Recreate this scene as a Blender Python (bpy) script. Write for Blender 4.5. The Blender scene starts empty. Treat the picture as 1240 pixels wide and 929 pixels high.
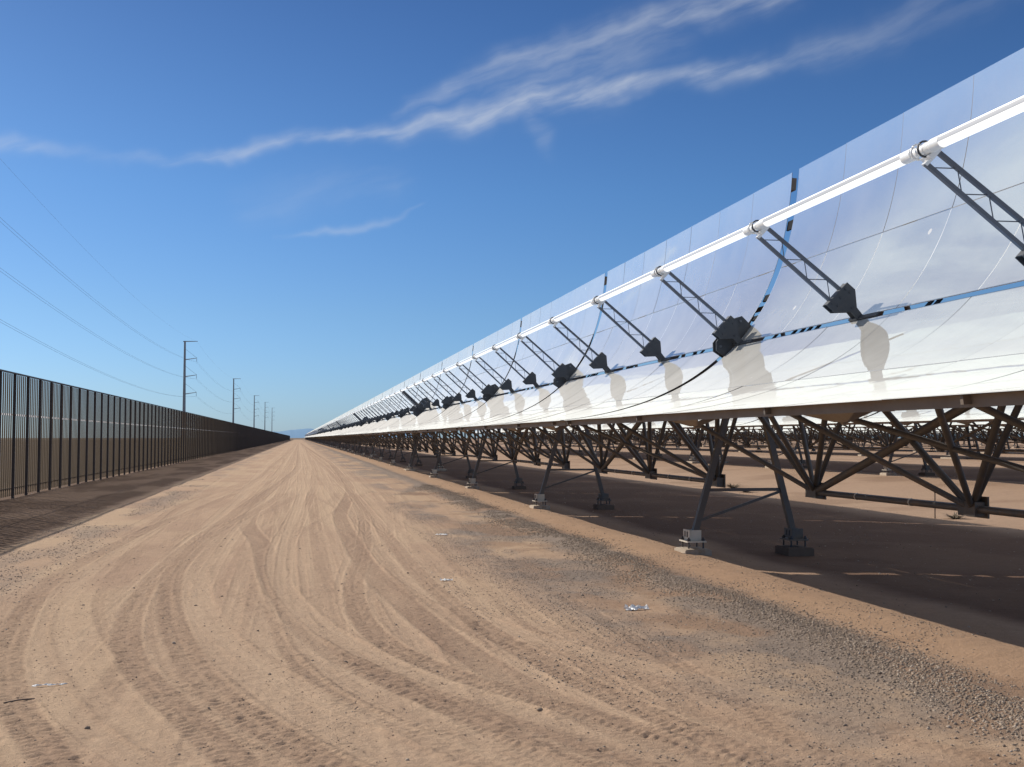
import bpy, math, random
import numpy as np
from mathutils import Vector, Matrix
random.seed(7)
rng = np.random.default_rng(11)
scene = bpy.context.scene
C = scene.collection
R = math.radians

# ------------------------------------------------------------------ scene-wide constants (metres; Y runs along the rows)
SUN = Vector((-1.04, 1.20, 1.0)).normalized()
TILT = 0.765                      # elevation of the trough axis, follows the sun
FOC, HALF = 1.708, 2.884          # parabola focal length and half aperture
AX = np.array([-math.cos(TILT), math.sin(TILT)])
BX = np.array([math.sin(TILT), math.cos(TILT)])
VERT = np.array([6.969 - 7.12, 3.407])      # vertex, relative to the pylon centre line
GAP0 = 17.8
MOD = 12.0
ROW_X = 7.12
PITCH = 17.7

# ------------------------------------------------------------------ node helpers
def mat(name):
    m = bpy.data.materials.new(name); m.use_nodes = True
    nt = m.node_tree; nt.nodes.clear()
    out = nt.nodes.new('ShaderNodeOutputMaterial')
    return m, nt, out
def nd(nt, t, **kw):
    n = nt.nodes.new(t)
    for k, v in kw.items():
        if hasattr(n, k) and k not in ('Scale',): setattr(n, k, v)
        else: n.inputs[k].default_value = v
    return n
def lk(nt, a, b): nt.links.new(a, b)
def math_(nt, op, a, b=None, c=None, clamp=False):
    n = nt.nodes.new('ShaderNodeMath'); n.operation = op; n.use_clamp = clamp
    for i, x in enumerate((a, b, c)):
        if x is None: continue
        if isinstance(x, (int, float)): n.inputs[i].default_value = x
        else: nt.links.new(x, n.inputs[i])
    return n.outputs[0]
def vmath(nt, op, a, b=None, out=0):
    n = nt.nodes.new('ShaderNodeVectorMath'); n.operation = op
    for i, x in enumerate((a, b)):
        if x is None: continue
        if isinstance(x, (tuple, list)): n.inputs[i].default_value = x
        elif isinstance(x, (int, float)): n.inputs[3].default_value = x
        else: nt.links.new(x, n.inputs[i])
    return n.outputs[out]
def noise(nt, vec, scale, detail=4, rough=.55):
    n = nt.nodes.new('ShaderNodeTexNoise'); n.inputs['Scale'].default_value = scale
    n.inputs['Detail'].default_value = detail; n.inputs['Roughness'].default_value = rough
    if vec is not None: nt.links.new(vec, n.inputs['Vector'])
    return n.outputs['Fac']
def mixc(nt, f, a, b, mode='MIX'):
    n = nt.nodes.new('ShaderNodeMix'); n.data_type = 'RGBA'; n.blend_type = mode
    for i, x in ((0, f), (6, a), (7, b)):
        if isinstance(x, (int, float)): n.inputs[i].default_value = x
        elif isinstance(x, (tuple, list)): n.inputs[i].default_value = (*x[:3], 1)
        else: nt.links.new(x, n.inputs[i])
    return n.outputs[2]
def ramp(nt, f, lo, hi):
    n = nt.nodes.new('ShaderNodeMapRange'); n.interpolation_type = 'SMOOTHSTEP'
    n.inputs[1].default_value = lo; n.inputs[2].default_value = hi
    nt.links.new(f, n.inputs[0]); return n.outputs[0]
def simple(name, col, rough=.6, metal=0., var=.25, scale=6., dirt=None, spec=.4, bump=0.):
    m, nt, out = mat(name)
    tc = nt.nodes.new('ShaderNodeTexCoord')
    oi = nt.nodes.new('ShaderNodeObjectInfo')
    f = noise(nt, tc.outputs['Object'], scale, 5, .6)
    k = math_(nt, 'MULTIPLY_ADD', f, 2 * var, 1 - var)
    k2 = math_(nt, 'MULTIPLY_ADD', oi.outputs['Random'], .16, .92)
    k = math_(nt, 'MULTIPLY', k, k2)
    c = vmath(nt, 'SCALE', tuple(col), None)
    nt.links.new(k, c.node.inputs[3])
    if dirt:
        f2 = noise(nt, tc.outputs['Object'], scale * .35, 6, .65)
        c = mixc(nt, ramp(nt, f2, .48, .68), c, dirt)
    b = nt.nodes.new('ShaderNodeBsdfPrincipled')
    nt.links.new(c, b.inputs['Base Color'])
    b.inputs['Roughness'].default_value = rough; b.inputs['Metallic'].default_value = metal
    b.inputs['Specular IOR Level'].default_value = spec
    if bump:
        bn = nt.nodes.new('ShaderNodeBump'); bn.inputs['Strength'].default_value = bump; bn.inputs['Distance'].default_value = .01
        nt.links.new(noise(nt, tc.outputs['Object'], scale * 6, 4), bn.inputs['Height']); nt.links.new(bn.outputs[0], b.inputs['Normal'])
    nt.links.new(b.outputs[0], out.inputs[0])
    return m

# ------------------------------------------------------------------ materials
def mirror_material():
    m, nt, out = mat('dusty_mirror_glass')
    tc = nt.nodes.new('ShaderNodeTexCoord'); oi = nt.nodes.new('ShaderNodeObjectInfo')
    g = nt.nodes.new('ShaderNodeBsdfGlossy'); g.inputs['Color'].default_value = (.85, .945, .945, 1); g.inputs['Roughness'].default_value = .012
    bn = nt.nodes.new('ShaderNodeBump'); bn.inputs['Strength'].default_value = .06; bn.inputs['Distance'].default_value = .01
    geo = nt.nodes.new('ShaderNodeNewGeometry')
    nt.links.new(noise(nt, geo.outputs['Position'], 2.2, 2, .4), bn.inputs['Height'])
    nt.links.new(bn.outputs[0], g.inputs['Normal'])
    d = nt.nodes.new('ShaderNodeBsdfDiffuse')
    stain = noise(nt, geo.outputs['Position'], 1.4, 7, .65)
    col = mixc(nt, stain, (.82, .79, .73), (.85, .83, .78))
    nt.links.new(col, d.inputs['Color'])
    # soiled glass: the dust layer covers more of the glass the flatter it is looked along
    lw = nt.nodes.new('ShaderNodeLayerWeight'); lw.inputs['Blend'].default_value = .5
    f = math_(nt, 'POWER', lw.outputs['Facing'], 5.5)
    amt = math_(nt, 'MULTIPLY_ADD', stain, .14, .09)
    amt = math_(nt, 'MULTIPLY_ADD', oi.outputs['Random'], .05, amt)
    f = math_(nt, 'MULTIPLY_ADD', f, .55, amt, clamp=True)
    # bird droppings / washed spots
    v = nt.nodes.new('ShaderNodeTexVoronoi'); v.inputs['Scale'].default_value = 1.1
    nt.links.new(geo.outputs['Position'], v.inputs['Vector'])
    spot = math_(nt, 'LESS_THAN', v.outputs['Distance'], .045)
    f = math_(nt, 'MAXIMUM', f, math_(nt, 'MULTIPLY', spot, .55))
    mx = nt.nodes.new('ShaderNodeMixShader')
    nt.links.new(f, mx.inputs[0]); nt.links.new(g.outputs[0], mx.inputs[1]); nt.links.new(d.outputs[0], mx.inputs[2])
    nt.links.new(mx.outputs[0], out.inputs[0])
    return m
M = {}
M['mirror'] = mirror_material()
M['mirror_edge'] = simple('mirror_edge_glass', (.86, .88, .86), .3, 0, .05)
M['mirror_seam'] = simple('mirror_seam_sealant', (.10, .11, .13), .6, 0, .1)
M['mirror_back'] = simple('mirror_back_paint', (.42, .38, .33), .7, 0, .15, 2)
M['galv'] = simple('galvanised_steel', (.138, .125, .112), .55, .25, .22, 5, (.20, .15, .11))
M['beam'] = simple('dusty_beam_steel', (.24, .195, .15), .6, .1, .2, 3, (.20, .15, .105))
M['dark_steel'] = simple('dark_coated_steel', (.060, .064, .072), .55, 0, .35, 7, (.11, .095, .08), .4)
M['support'] = simple('support_steel', (.15, .16, .18), .5, .3, .15, 9)
M['tube'] = simple('receiver_glass_tube', (.60, .60, .60), .12, 0, .03, 3, None, .6)
M['glow'] = simple('absorber_painted_sunlight', (.92, .92, .90), .3, 0, .02, 3, None, .5)
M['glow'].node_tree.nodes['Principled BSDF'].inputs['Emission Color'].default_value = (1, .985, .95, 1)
M['glow'].node_tree.nodes['Principled BSDF'].inputs['Emission Strength'].default_value = .75  # emission stands in for sunlight the mirrors concentrate on the tube
M['collar'] = simple('collar_aluminium', (.86, .86, .84), .35, .1, .06, 14)
M['rubber'] = simple('black_rubber_pad', (.018, .019, .022), .9, 0, .1, 8, None, .1)
M['plate'] = simple('pale_galvanised_plate', (.70, .64, .53), .55, .1, .12, 12)
M['concrete'] = simple('footing_concrete', (.46, .39, .31), .9, 0, .18, 14, (.36, .27, .19), .2, .5)
M['shaded_concrete'] = simple('shaded_footing_concrete', (.17, .125, .095), .95, 0, .2, 10, None, .05)  # darker copy of the footing concrete, with the trough's shade in its colour
M['fence_steel'] = simple('fence_post_steel', (.09, .076, .07), .6, .2, .2, 4)
M['slat'] = simple('fence_slat_plastic', (.115, .098, .085), .75, 0, .22, 1.2)
def translucent(name, col, tr, t):
    m, nt, out = mat(name); d = nt.nodes.new('ShaderNodeBsdfDiffuse'); l = nt.nodes.new('ShaderNodeBsdfTranslucent'); mx = nt.nodes.new('ShaderNodeMixShader')
    tc = nt.nodes.new('ShaderNodeTexCoord'); f = noise(nt, tc.outputs['Object'], 1.3, 4)
    d.inputs[0].default_value = (*col, 1); nt.links.new(mixc(nt, f, tr, tuple(k * .75 for k in tr)), l.inputs[0]); mx.inputs[0].default_value = t
    nt.links.new(d.outputs[0], mx.inputs[1]); nt.links.new(l.outputs[0], mx.inputs[2]); nt.links.new(mx.outputs[0], out.inputs[0]); return m
M['slat'] = translucent('fence_slat_plastic', (.12, .10, .08), (.105, .082, .058), .5)
M['strip'] = translucent('pale_band_plastic', (.8, .8, .8), (.9, .9, .9), .75)
M['pole'] = simple('weathered_steel_pole', (.30, .30, .30), .6, .3, .12, .4)
M['cable'] = simple('aluminium_cable', (.22, .23, .25), .5, .4, .05)
M['insulator'] = simple('grey_insulator', (.30, .31, .33), .4, 0, .1, 5)
M['litter'] = simple('white_plastic_litter', (.92, .89, .84), .5, 0, .05, 20)
M['wood'] = simple('grey_stake_wood', (.16, .11, .08), .8, 0, .25, 20)
M['dry'] = simple('dry_weed', (.17, .13, .085), .9, 0, .3, 8)
M['hill'] = None

# ------------------------------------------------------------------ mesh builder
class MB:
    def __init__(s): s.v = []; s.f = []; s.m = []; s.sm = []
    def add(s, V, F, mi=0, smooth=False):
        o = len(s.v); s.v += [tuple(map(float, p)) for p in V]
        s.f += [tuple(i + o for i in f) for f in F]; s.m += [mi] * len(F); s.sm += [smooth] * len(F)
    def box(s, c, size, mi=0, rot=None):
        x, y, z = (k / 2 for k in size)
        V = [Vector((a, b, d)) for a in (-x, x) for b in (-y, y) for d in (-z, z)]
        if rot is not None: V = [rot @ p for p in V]
        V = [p + Vector(c) for p in V]
        s.add(V, [(0, 1, 3, 2), (4, 6, 7, 5), (0, 4, 5, 1), (2, 3, 7, 6), (0, 2, 6, 4), (1, 5, 7, 3)], mi)
    def bar(s, p, q, w, d=None, mi=0, up=(0, 0, 1)):            # rectangular bar
        p, q = Vector(p), Vector(q); d = d or w
        z = (q - p).normalized(); u = Vector(up)
        if abs(z.dot(u)) > .98: u = Vector((1, 0, 0))
        x = z.cross(u).normalized(); y = x.cross(z)
        V = []
        for c in (p, q):
            for a, b in ((-1, -1), (1, -1), (1, 1), (-1, 1)): V.append(c + x * a * w / 2 + y * b * d / 2)
        s.add(V, [(3, 2, 1, 0), (4, 5, 6, 7), (0, 1, 5, 4), (1, 2, 6, 5), (2, 3, 7, 6), (3, 0, 4, 7)], mi)
    def tube(s, p, q, r, n=8, mi=0, r2=None, cap=True):
        p, q = Vector(p), Vector(q); r2 = r if r2 is None else r2
        z = (q - p).normalized(); u = Vector((0, 0, 1)) if abs(z.z) < .95 else Vector((1, 0, 0))
        x = z.cross(u).normalized(); y = z.cross(x)
        V = []
        for c, rr in ((p, r), (q, r2)):
            for i in range(n):
                a = 2 * math.pi * i / n; V.append(c + x * math.cos(a) * rr + y * math.sin(a) * rr)
        F = [(i, (i + 1) % n, n + (i + 1) % n, n + i) for i in range(n)]
        s.add(V, F, mi, n > 5)
        if cap: s.add(V, [tuple(range(n))[::-1], tuple(range(n, 2 * n))], mi)
    def path(s, pts, r, n=6, mi=0):
        pts = [Vector(p) for p in pts]; V = []
        for i, p in enumerate(pts):
            t = (pts[min(i + 1, len(pts) - 1)] - pts[max(i - 1, 0)]).normalized()
            u = Vector((0, 0, 1)) if abs(t.z) < .95 else Vector((1, 0, 0))
            x = t.cross(u).normalized(); y = t.cross(x)
            for k in range(n):
                a = 2 * math.pi * k / n; V.append(p + (x * math.cos(a) + y * math.sin(a)) * r)
        F = [(i * n + k, i * n + (k + 1) % n, (i + 1) * n + (k + 1) % n, (i + 1) * n + k) for i in range(len(pts) - 1) for k in range(n)]
        s.add(V, F, mi, True)
    def poly(s, pts, thick, mi=0):                                # extruded polygon; pts 3-D planar, thick a vector
        t = Vector(thick); n = len(pts)
        V = [Vector(p) - t / 2 for p in pts] + [Vector(p) + t / 2 for p in pts]
        F = [tuple(range(n))[::-1], tuple(range(n, 2 * n))] + [(i, (i + 1) % n, n + (i + 1) % n, n + i) for i in range(n)]
        s.add(V, F, mi)
    def mesh(s, name, mats):
        me = bpy.data.meshes.new(name); me.from_pydata(s.v, [], s.f)
        for m in mats: me.materials.append(m)
        me.polygons.foreach_set('material_index', s.m); me.polygons.foreach_set('use_smooth', s.sm)
        me.update(); return me
def link(name, me, parent=None, loc=(0, 0, 0)):
    o = bpy.data.objects.new(name, me); C.objects.link(o); o.location = loc
    if parent: o.parent = parent
    return o
def tag(o, label=None, cat=None, group=None, kind=None):
    if label: o['label'] = label
    if cat: o['category'] = cat
    if group: o['group'] = group
    if kind: o['kind'] = kind
    return o
def empty(name, loc): 
    o = bpy.data.objects.new(name, None); C.objects.link(o); o.location = loc; o.empty_display_size = .3
    return o
def copy_tree(o, parent=None):
    c = o.copy(); C.objects.link(c)
    if parent: c.parent = parent
    for ch in o.children: copy_tree(ch, c)
    return c
ORD = ['first', 'second', 'third', 'fourth', 'fifth', 'sixth', 'seventh', 'eighth', 'ninth', 'tenth', 'eleventh', 'twelfth', 'thirteenth', 'fourteenth']

# ------------------------------------------------------------------ trough geometry
def sec(s, b=0.):
    """cross-section point of the mirror at parameter s, moved b metres behind it -> (x, z)"""
    N = AX - (s / 2 / FOC) * BX; N = N / np.linalg.norm(N)
    p = VERT + s * BX + s * s / 4 / FOC * AX - b * N
    return float(p[0]), float(p[1])
def S3(s, y, b=0.):
    x, z = sec(s, b); return Vector((x, y, z))
AX3 = Vector((AX[0], 0, AX[1])); BX3 = Vector((BX[0], 0, BX[1]))
V3 = Vector((VERT[0], 0, VERT[1]))
FOCUS = V3 + AX3 * FOC
BOT = Vector((7.42 - 7.12, 0, 1.10))
STRIPS = [(-HALF, -1.462), (-1.452, -.045), (.045, 1.452), (1.462, HALF)]
Y0M, Y1M = .13, 11.87
PW = (Y1M - Y0M) / 7

def panel_geo(mb, s0, s1, y0, y1, ns=14, c=Vector((0, 0, 0)), edge=.005, thick=.006):
    """curved mirror facet with a thin bare glass border, sides and painted back"""
    sl = [s0, s0 + edge] + [s0 + edge + (s1 - s0 - 2 * edge) * i / ns for i in range(1, ns)] + [s1 - edge, s1]
    yl = [y0, y0 + edge, y1 - edge, y1] if edge else [y0, y1]
    if not edge: sl = [s0 + (s1 - s0) * i / ns for i in range(ns + 1)]
    V = [S3(s, y) - c for s in sl for y in yl]; ny = len(yl)
    for i in range(len(sl) - 1):
        pass
    F = []; mi = []
    for i in range(len(sl) - 1):
        for j in range(ny - 1):
            a = i * ny + j
            F.append((a, a + ny, a + ny + 1, a + 1))
            mi.append(0 if (not edge or (0 < i < len(sl) - 2 and 0 < j < ny - 2)) else (3 if (not 0 < i < len(sl) - 2) else (1 if -.1 < s0 < 1 else 3)))
            if edge and abs(sl[i]) > HALF - .012 and abs(sl[i + 1]) > HALF - .012: mi[-1] = 0
    o = len(mb.v); mb.v += [tuple(p) for p in V]
    mb.f += [tuple(k + o for k in f) for f in F]; mb.m += mi; mb.sm += [True] * len(F)
    # painted back, a few mm behind
    sl2 = [s0 + (s1 - s0) * i / 6 for i in range(7)]
    Vb = [S3(s, y, thick) - c for s in sl2 for y in (y0, y1)]
    mb.add(Vb, [(2 * i, 2 * i + 1, 2 * i + 3, 2 * i + 2) for i in range(6)], 2, True)
    # sides
    def side(P, Q): mb.add([P, Q[0], Q[1], P_], [(0, 1, 2, 3)], 1)
    for s in (s0, s1):
        mb.add([S3(s, y0) - c, S3(s, y1) - c, S3(s, y1, thick) - c, S3(s, y0, thick) - c], [(0, 1, 2, 3)], 1)
MIRM = [M['mirror'], M['mirror_edge'], M['mirror_back'], M['mirror_seam']]
def receiver(mb, y0, y1, n, r=.060):
    """receiver tube: concentrated sunlight painted as glow on the mirror side and top edge, a grey glass band on the side facing away"""
    V = []
    for y in (y0, y1):
        for i in range(n):
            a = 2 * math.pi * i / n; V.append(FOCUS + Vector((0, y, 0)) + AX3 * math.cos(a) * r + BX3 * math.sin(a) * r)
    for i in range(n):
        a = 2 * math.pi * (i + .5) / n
        mb.add([V[i], V[(i + 1) % n], V[n + (i + 1) % n], V[n + i]], [(0, 1, 2, 3)], 1 if (math.cos(a) < .45 or math.cos(a) > .93) else 0, True)  # glow on the outer crest stands in for the glass highlight

def support_parts(n=8):
    """receiver support: returns list of (part name, mesh)"""
    out = []
    top = FOCUS - AX3 * .10; bot = V3 + AX3 * .41
    LEAN = Vector((0, -.26, 0)); legs = []
    for sg in (-1, 1):
        mb = MB(); mb.bar(top + BX3 * sg * .085, bot + BX3 * sg * .10 + LEAN, .042, .042, 0, up=(0, 1, 0)); legs.append(mb)
    lat = MB(); N = 6
    for i in range(N):
        t0, t1 = i / N, (i + 1) / N
        a = top.lerp(bot + LEAN, .05 + .93 * t0) + BX3 * (.085 if i % 2 else -.085); b = top.lerp(bot + LEAN, .05 + .93 * t1) + BX3 * (-.085 if i % 2 else .085)
        lat.tube(a, b, .006, 5)
    br = MB()
    def q(b, a, y=0): return V3 + Vector((0, y, 0)) + LEAN + AX3 * a + BX3 * b
    out_ = [(-.20, .43), (.21, .43), (.22, .29), (.07, .12), (.05, -.06), (-.05, -.06), (-.03, .14), (-.19, .29)]
    for y in (-.055, .055): br.poly([q(b, a, y) for b, a in out_], (0, .012, 0))
    rot_ = Matrix(((BX[0], 0, AX[0]), (0, 1, 0), (BX[1], 0, AX[1])))
    br.box(q(.005, .425), (.38, .10, .012), 0, rot_); br.box(q(.0, .30), (.34, .098, .012), 0, rot_)
    for b_, a_ in ((-.13, .39), (.13, .39), (-.10, .32), (.14, .32), (.0, .36), (.02, .16)):
        br.tube(q(b_, a_, -.075), q(b_, a_, .075), .013, 6)
    fp = MB()
    fp.box(q(0, .0, -.28), (.065, .50, .03), 0, rot_)
    fp.box(q(0, .012, .05), (.09, .2, .05), 0, rot_)
    cr = MB()
    for y in (-.02, .10):
        ring = [FOCUS + Vector((0, y, 0)) + AX3 * math.cos(t) * .074 + BX3 * math.sin(t) * .074 for t in np.linspace(0, 2 * math.pi, 15)]
        cr.path(ring, .011, 6, 1 if y < 0 else 0)
    cr.tube(FOCUS + Vector((0, -.17, 0)), FOCUS + Vector((0, .17, 0)), .045, 12)
    for q_ in range(5): cr.tube(FOCUS + Vector((0, -.15 + q_ * .022, 0)), FOCUS + Vector((0, -.139 + q_ * .022, 0)), .055, 12)
    cr.box(FOCUS - AX3 * .105, (.21, .07, .035), 0, rot_); cr.box(FOCUS - AX3 * .075, (.10, .16, .04), 0, rot_)
    return [('leg', legs[0], ['support']), ('leg', legs[1], ['support']), ('lattice', lat, ['support']), ('base_bracket', br, ['dark_steel']), ('foot_plate', fp, ['dark_steel']), ('clamp', cr, ['collar', 'dark_steel'])]

CH_L, CH_C, CH_M = lambda y: S3(-1.5, y, .16), lambda y: S3(-.42, y, .17), lambda y: S3(.9, y, .16)
def truss_parts():
    out = []
    def tb(name, p, q, r, n=8):
        mb = MB(); mb.tube(p, q, r, n); out.append((name, mb, ['galv']))
    for f in (CH_L, CH_C, CH_M): tb('chord', f(.15), f(11.85), .042)
    mb = MB(); B0 = lambda y: BOT + Vector((0, y, 0))
    mb.tube(B0(2), B0(10), .043, 8)
    for y in (3.4, 4.7, 7.3, 8.7): mb.tube(B0(y) - Vector((0, .012, 0)), B0(y) + Vector((0, .012, 0)), .049, 8, 1)
    out.append(('chord', mb, ['galv', 'plate']))
    for k in (2, 6, 10):
        for sg in (-1, 1):
            y = min(11.8, max(.2, k + sg * 2))
            tb('strut', B0(k), CH_C(y), .042); tb('strut', B0(k), CH_M(y), .038); tb('strut', B0(k), CH_L(y), .036)
        mb = MB()
        mb.box(B0(k), (.14, .34, .16)); mb.box(B0(k) + Vector((.07, 0, .02)), (.02, .42, .24)); out.append(('node_plate', mb, ['galv']))
    tb('strut', B0(2), CH_L(7.6), .033); tb('strut', B0(10), CH_C(2.4), .055)
    return out
def rib_mb(y):
    mb = MB()
    for a, b in ((-HALF + .02, -.12), (.12, HALF - .02)):
        ss = np.linspace(a, b, 9)
        dep = [.07 + .22 * (1 - abs(s) / HALF) for s in ss]
        P = [S3(s, y, .012) for s in ss] + [S3(s, y, d) for s, d in zip(ss[::-1], dep[::-1])]
        mb.poly(P, (0, .035, 0))
    return mb
def edge_beam_mb(s, sg, n=1):
    mb = MB()
    P = [S3(s - sg * .065, 0, .012), S3(s - sg * .22, 0, .012), S3(s - sg * .22, 0, .095), S3(s - sg * .065, 0, .095)]
    mb.poly([p + Vector((0, 6, 0)) for p in P], (0, 11.7, 0))
    for i in range(1, 7):
        y = Y0M + PW * i
        mb.box(S3(s - sg * .15, y + .35, .08), (.10, .14, .05), 1)
    return mb
def gusset_mb(y):
    mb = MB(); p = S3(-2.55, 0, .10)
    a = S3(-2.45, y - .75, .09); b = S3(-2.45, y + .75, .09); c = S3(-2.3, y, .25)
    mb.poly([a, b, c + Vector((0, .12, 0)), c - Vector((0, .12, 0))], (.02, 0, .01))
    mb.bar(c, CH_L(y), .06, .06)
    return mb
def slot_plates_mb():
    mb = MB()
    for y in (8.98, 9.23, 9.47, 9.75, 10.42, 5.94, 6.12, 1.6, 2.0):
        mb.box(S3(0, y, .03), (.16, .085, .02), 0, Matrix(((BX[0], 0, AX[0]), (0, 1, 0), (BX[1], 0, AX[1]))))
    return mb

def make_trough(detail):
    root = empty('parabolic_trough', (0, 0, 0))
    if detail == 0:
        for (s0, s1) in STRIPS:
            c = S3((s0 + s1) / 2, 0)
            mb = MB(); panel_geo(mb, s0, s1, -PW / 2 + .003, PW / 2 - .003, 14, c)
            me = mb.mesh('mirror_panel', MIRM)
            for i in range(7): link('mirror_panel', me, root, c + Vector((0, Y0M + PW * (i + .5), 0)))
        mb = MB(); receiver(mb, .17, 3.83, 24)
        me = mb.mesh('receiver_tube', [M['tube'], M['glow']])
        sl = MB(); sl.tube(FOCUS + Vector((0, -.08, 0)), FOCUS + Vector((0, .08, 0)), .063, 16)
        sme = sl.mesh('end_sleeve', [M['collar']])
        sp = [(n, mb.mesh(n, [M[k] for k in ms])) for n, mb, ms in support_parts()]
        for k in range(3):
            t = link('receiver_tube', me, root, (0, 4 * k, 0)); link('end_sleeve', sme, t, (0, .25, 0)); link('end_sleeve', sme, t, (0, 3.75, 0))
            e = empty('receiver_support', (0, 4 * k, 0)); e.parent = root
            for n, m_ in sp: link(n, m_, e)
        for n, mb, ms in truss_parts(): link(n, mb.mesh(n, [M[k] for k in ms]), root)
        for y in (.85, 4, 8, 11.76): link('rib', rib_mb(y).mesh('rib', [M['galv']]), root)
        gp = MB()
        for s, l in ((2.15, .16), (.98, .12), (.60, .09), (.30, .07), (-.75, .14), (-1.0, .12), (-1.5, .22), (-2.2, .3)):
            N = AX - (s / 2 / FOC) * BX; N /= np.linalg.norm(N); T_ = np.array([N[1], -N[0]])
            gp.box(S3(s, 0, .04), (l, .30, .03), 0, Matrix(((T_[0], 0, N[0]), (0, 1, 0), (T_[1], 0, N[1]))))
        link('joint_pad', gp.mesh('joint_pad', [M['rubber']]), root)
        for y in (4, 8): link('gusset', gusset_mb(y).mesh('gusset', [M['beam']]), root)
        link('edge_beam', edge_beam_mb(-HALF, -1).mesh('edge_beam', [M['beam'], M['galv']]), root)
        link('edge_beam', edge_beam_mb(HALF, 1).mesh('edge_beam', [M['beam'], M['galv']]), root)
        link('slot_plate', slot_plates_mb().mesh('slot_plate', [M['rubber']]), root)
    elif detail == 1:
        for (s0, s1) in STRIPS:
            mb = MB()
            for i in range(7): panel_geo(mb, s0, s1, Y0M + PW * i + .004, Y0M + PW * (i + 1) - .004, 10)
            link('mirror_strip', mb.mesh('mirror_strip', MIRM), root)
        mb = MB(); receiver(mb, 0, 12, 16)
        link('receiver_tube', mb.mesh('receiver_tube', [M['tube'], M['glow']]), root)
        sm = MB(); keys = ['support', 'dark_steel', 'collar']
        for n, mb, ms in support_parts():
            sm.add(mb.v, mb.f, 0); sm.m[-len(mb.f):] = [keys.index(ms[i]) for i in mb.m]
        sme = sm.mesh('receiver_support', [M[k] for k in keys])
        for k in range(3): link('receiver_support', sme, root, (0, 4 * k, 0))
        fm = MB()
        for n, mb, ms in truss_parts(): fm.add(mb.v, mb.f, 0)
        for y in (4, 8): g = gusset_mb(y); fm.add(g.v, g.f, 0)
        link('truss', fm.mesh('truss', [M['galv']]), root)
        rm = MB()
        for y in (.85, 4, 8, 11.76): g = rib_mb(y); rm.add(g.v, g.f, 0)
        link('rib', rm.mesh('rib', [M['galv']]), root)
        g = edge_beam_mb(-HALF, -1); link('edge_beam', g.mesh('edge_beam', [M['beam'], M['galv']]), root)
    return root
def far_trough_mesh():
    mb = MB()
    for (s0, s1) in STRIPS: panel_geo(mb, s0, s1, Y0M, Y1M, 8, edge=0)
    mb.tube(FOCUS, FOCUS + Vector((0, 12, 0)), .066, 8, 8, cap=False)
    for k in range(3):
        for n, m2, ms in support_parts():
            if n in ('leg', 'base_bracket'): mb.add([Vector(p) + Vector((0, 4 * k, 0)) for p in m2.v], m2.f, 4 if n == 'leg' else 5)
    for n, m2, ms in truss_parts():
        if n in ('chord', 'strut'):
            mb.add(m2.v, m2.f, 6)
    g = edge_beam_mb(-HALF, -1); mb.add(g.v, g.f, 7)
    for y in (.85, 11.76): g = rib_mb(y); mb.add(g.v, g.f, 6)
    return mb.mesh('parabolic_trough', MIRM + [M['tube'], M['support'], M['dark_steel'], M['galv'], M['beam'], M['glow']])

# ------------------------------------------------------------------ pylons
PIV = V3 - AX3 * .30
def footing_mb(x):
    mb = MB(); mb.box((x, 0, .04), (.44, .54, .13)); mb.box((x, 0, .11), (.40, .50, .014)); return mb
def base_plate_mb(x):
    mb = MB()
    mb.box((x, 0, .235), (.32, .40, .022))
    for a in (-.12, .12):
        for b in (-.15, .15): mb.tube((x + a, b, .126), (x + a, b, .30), .014, 6, 1); mb.tube((x + a, b, .248), (x + a, b, .275), .03, 6, 1)
    mb.box((x - .10, 0, .335), (.016, .30, .16)); 
    for b in (-.055, .055): mb.box((x - .112, b, .345), (.012, .03, .085), 1)
    mb.box((x + .02, .09, .33), (.18, .015, .165)); mb.box((x + .02, -.09, .33), (.18, .015, .165))
    return mb
def leg_mb(x, sg):
    mb = MB(); top = PIV + Vector((sg * .10, 0, -.12)); mb.bar((x, 0, .25), top, .095, .095, 0, up=(0, 1, 0)); return mb
def bearing_mb(big=1.):
    mb = MB()
    for y in (-.075, .075):
        P = [V3 + BX3 * b * big + AX3 * a * big + Vector((0, y, 0)) for b, a in ((-.26, -.05), (-.30, .16), (-.20, .26), (.30, .30), (.42, .24), (.42, -.02), (.20, -.42), (-.10, -.42))]
        mb.poly(P, (0, .022, 0))
    mb.tube(PIV + Vector((0, -.14, 0)), PIV + Vector((0, .14, 0)), .10, 12)
    for b, a in ((.34, .20), (-.2, .16), (.1, .2), (.25, -.05), (-.05, -.1)):
        p = V3 + BX3 * b * big + AX3 * a * big; mb.tube(p + Vector((0, -.105, 0)), p + Vector((0, .105, 0)), .022, 6, 1)
    return mb
def pylon_parts():
    L = []
    for x, sg in ((-.87, -1), (.87, 1)):
        fm_ = ['concrete' if sg < 0 else 'shaded_concrete']; L += [('leg', leg_mb(x, sg), ['galv']), ('base_plate', base_plate_mb(x), ['plate' if sg < 0 else 'galv', 'dark_steel']), ('footing', footing_mb(x), fm_)]  # right foot: darker plate and footing materials imitate the shade there
    t = MB(); z = 1.05
    def lx(sg, z): 
        top = PIV + Vector((sg * .10, 0, -.12)); k = (z - .25) / (top.z - .25); return sg * .87 * (1 - k) + top.x * k
    t.bar((lx(-1, z), 0, z), (lx(1, z), 0, z), .05, .05); t.bar((lx(1, z - .02), 0, z - .02), (lx(-1, .55), 0, .55), .04, .04)
    L += [('tie_bar', t, ['galv']), ('bearing_plate', bearing_mb(), ['dark_steel', 'support'])]
    return L
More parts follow.
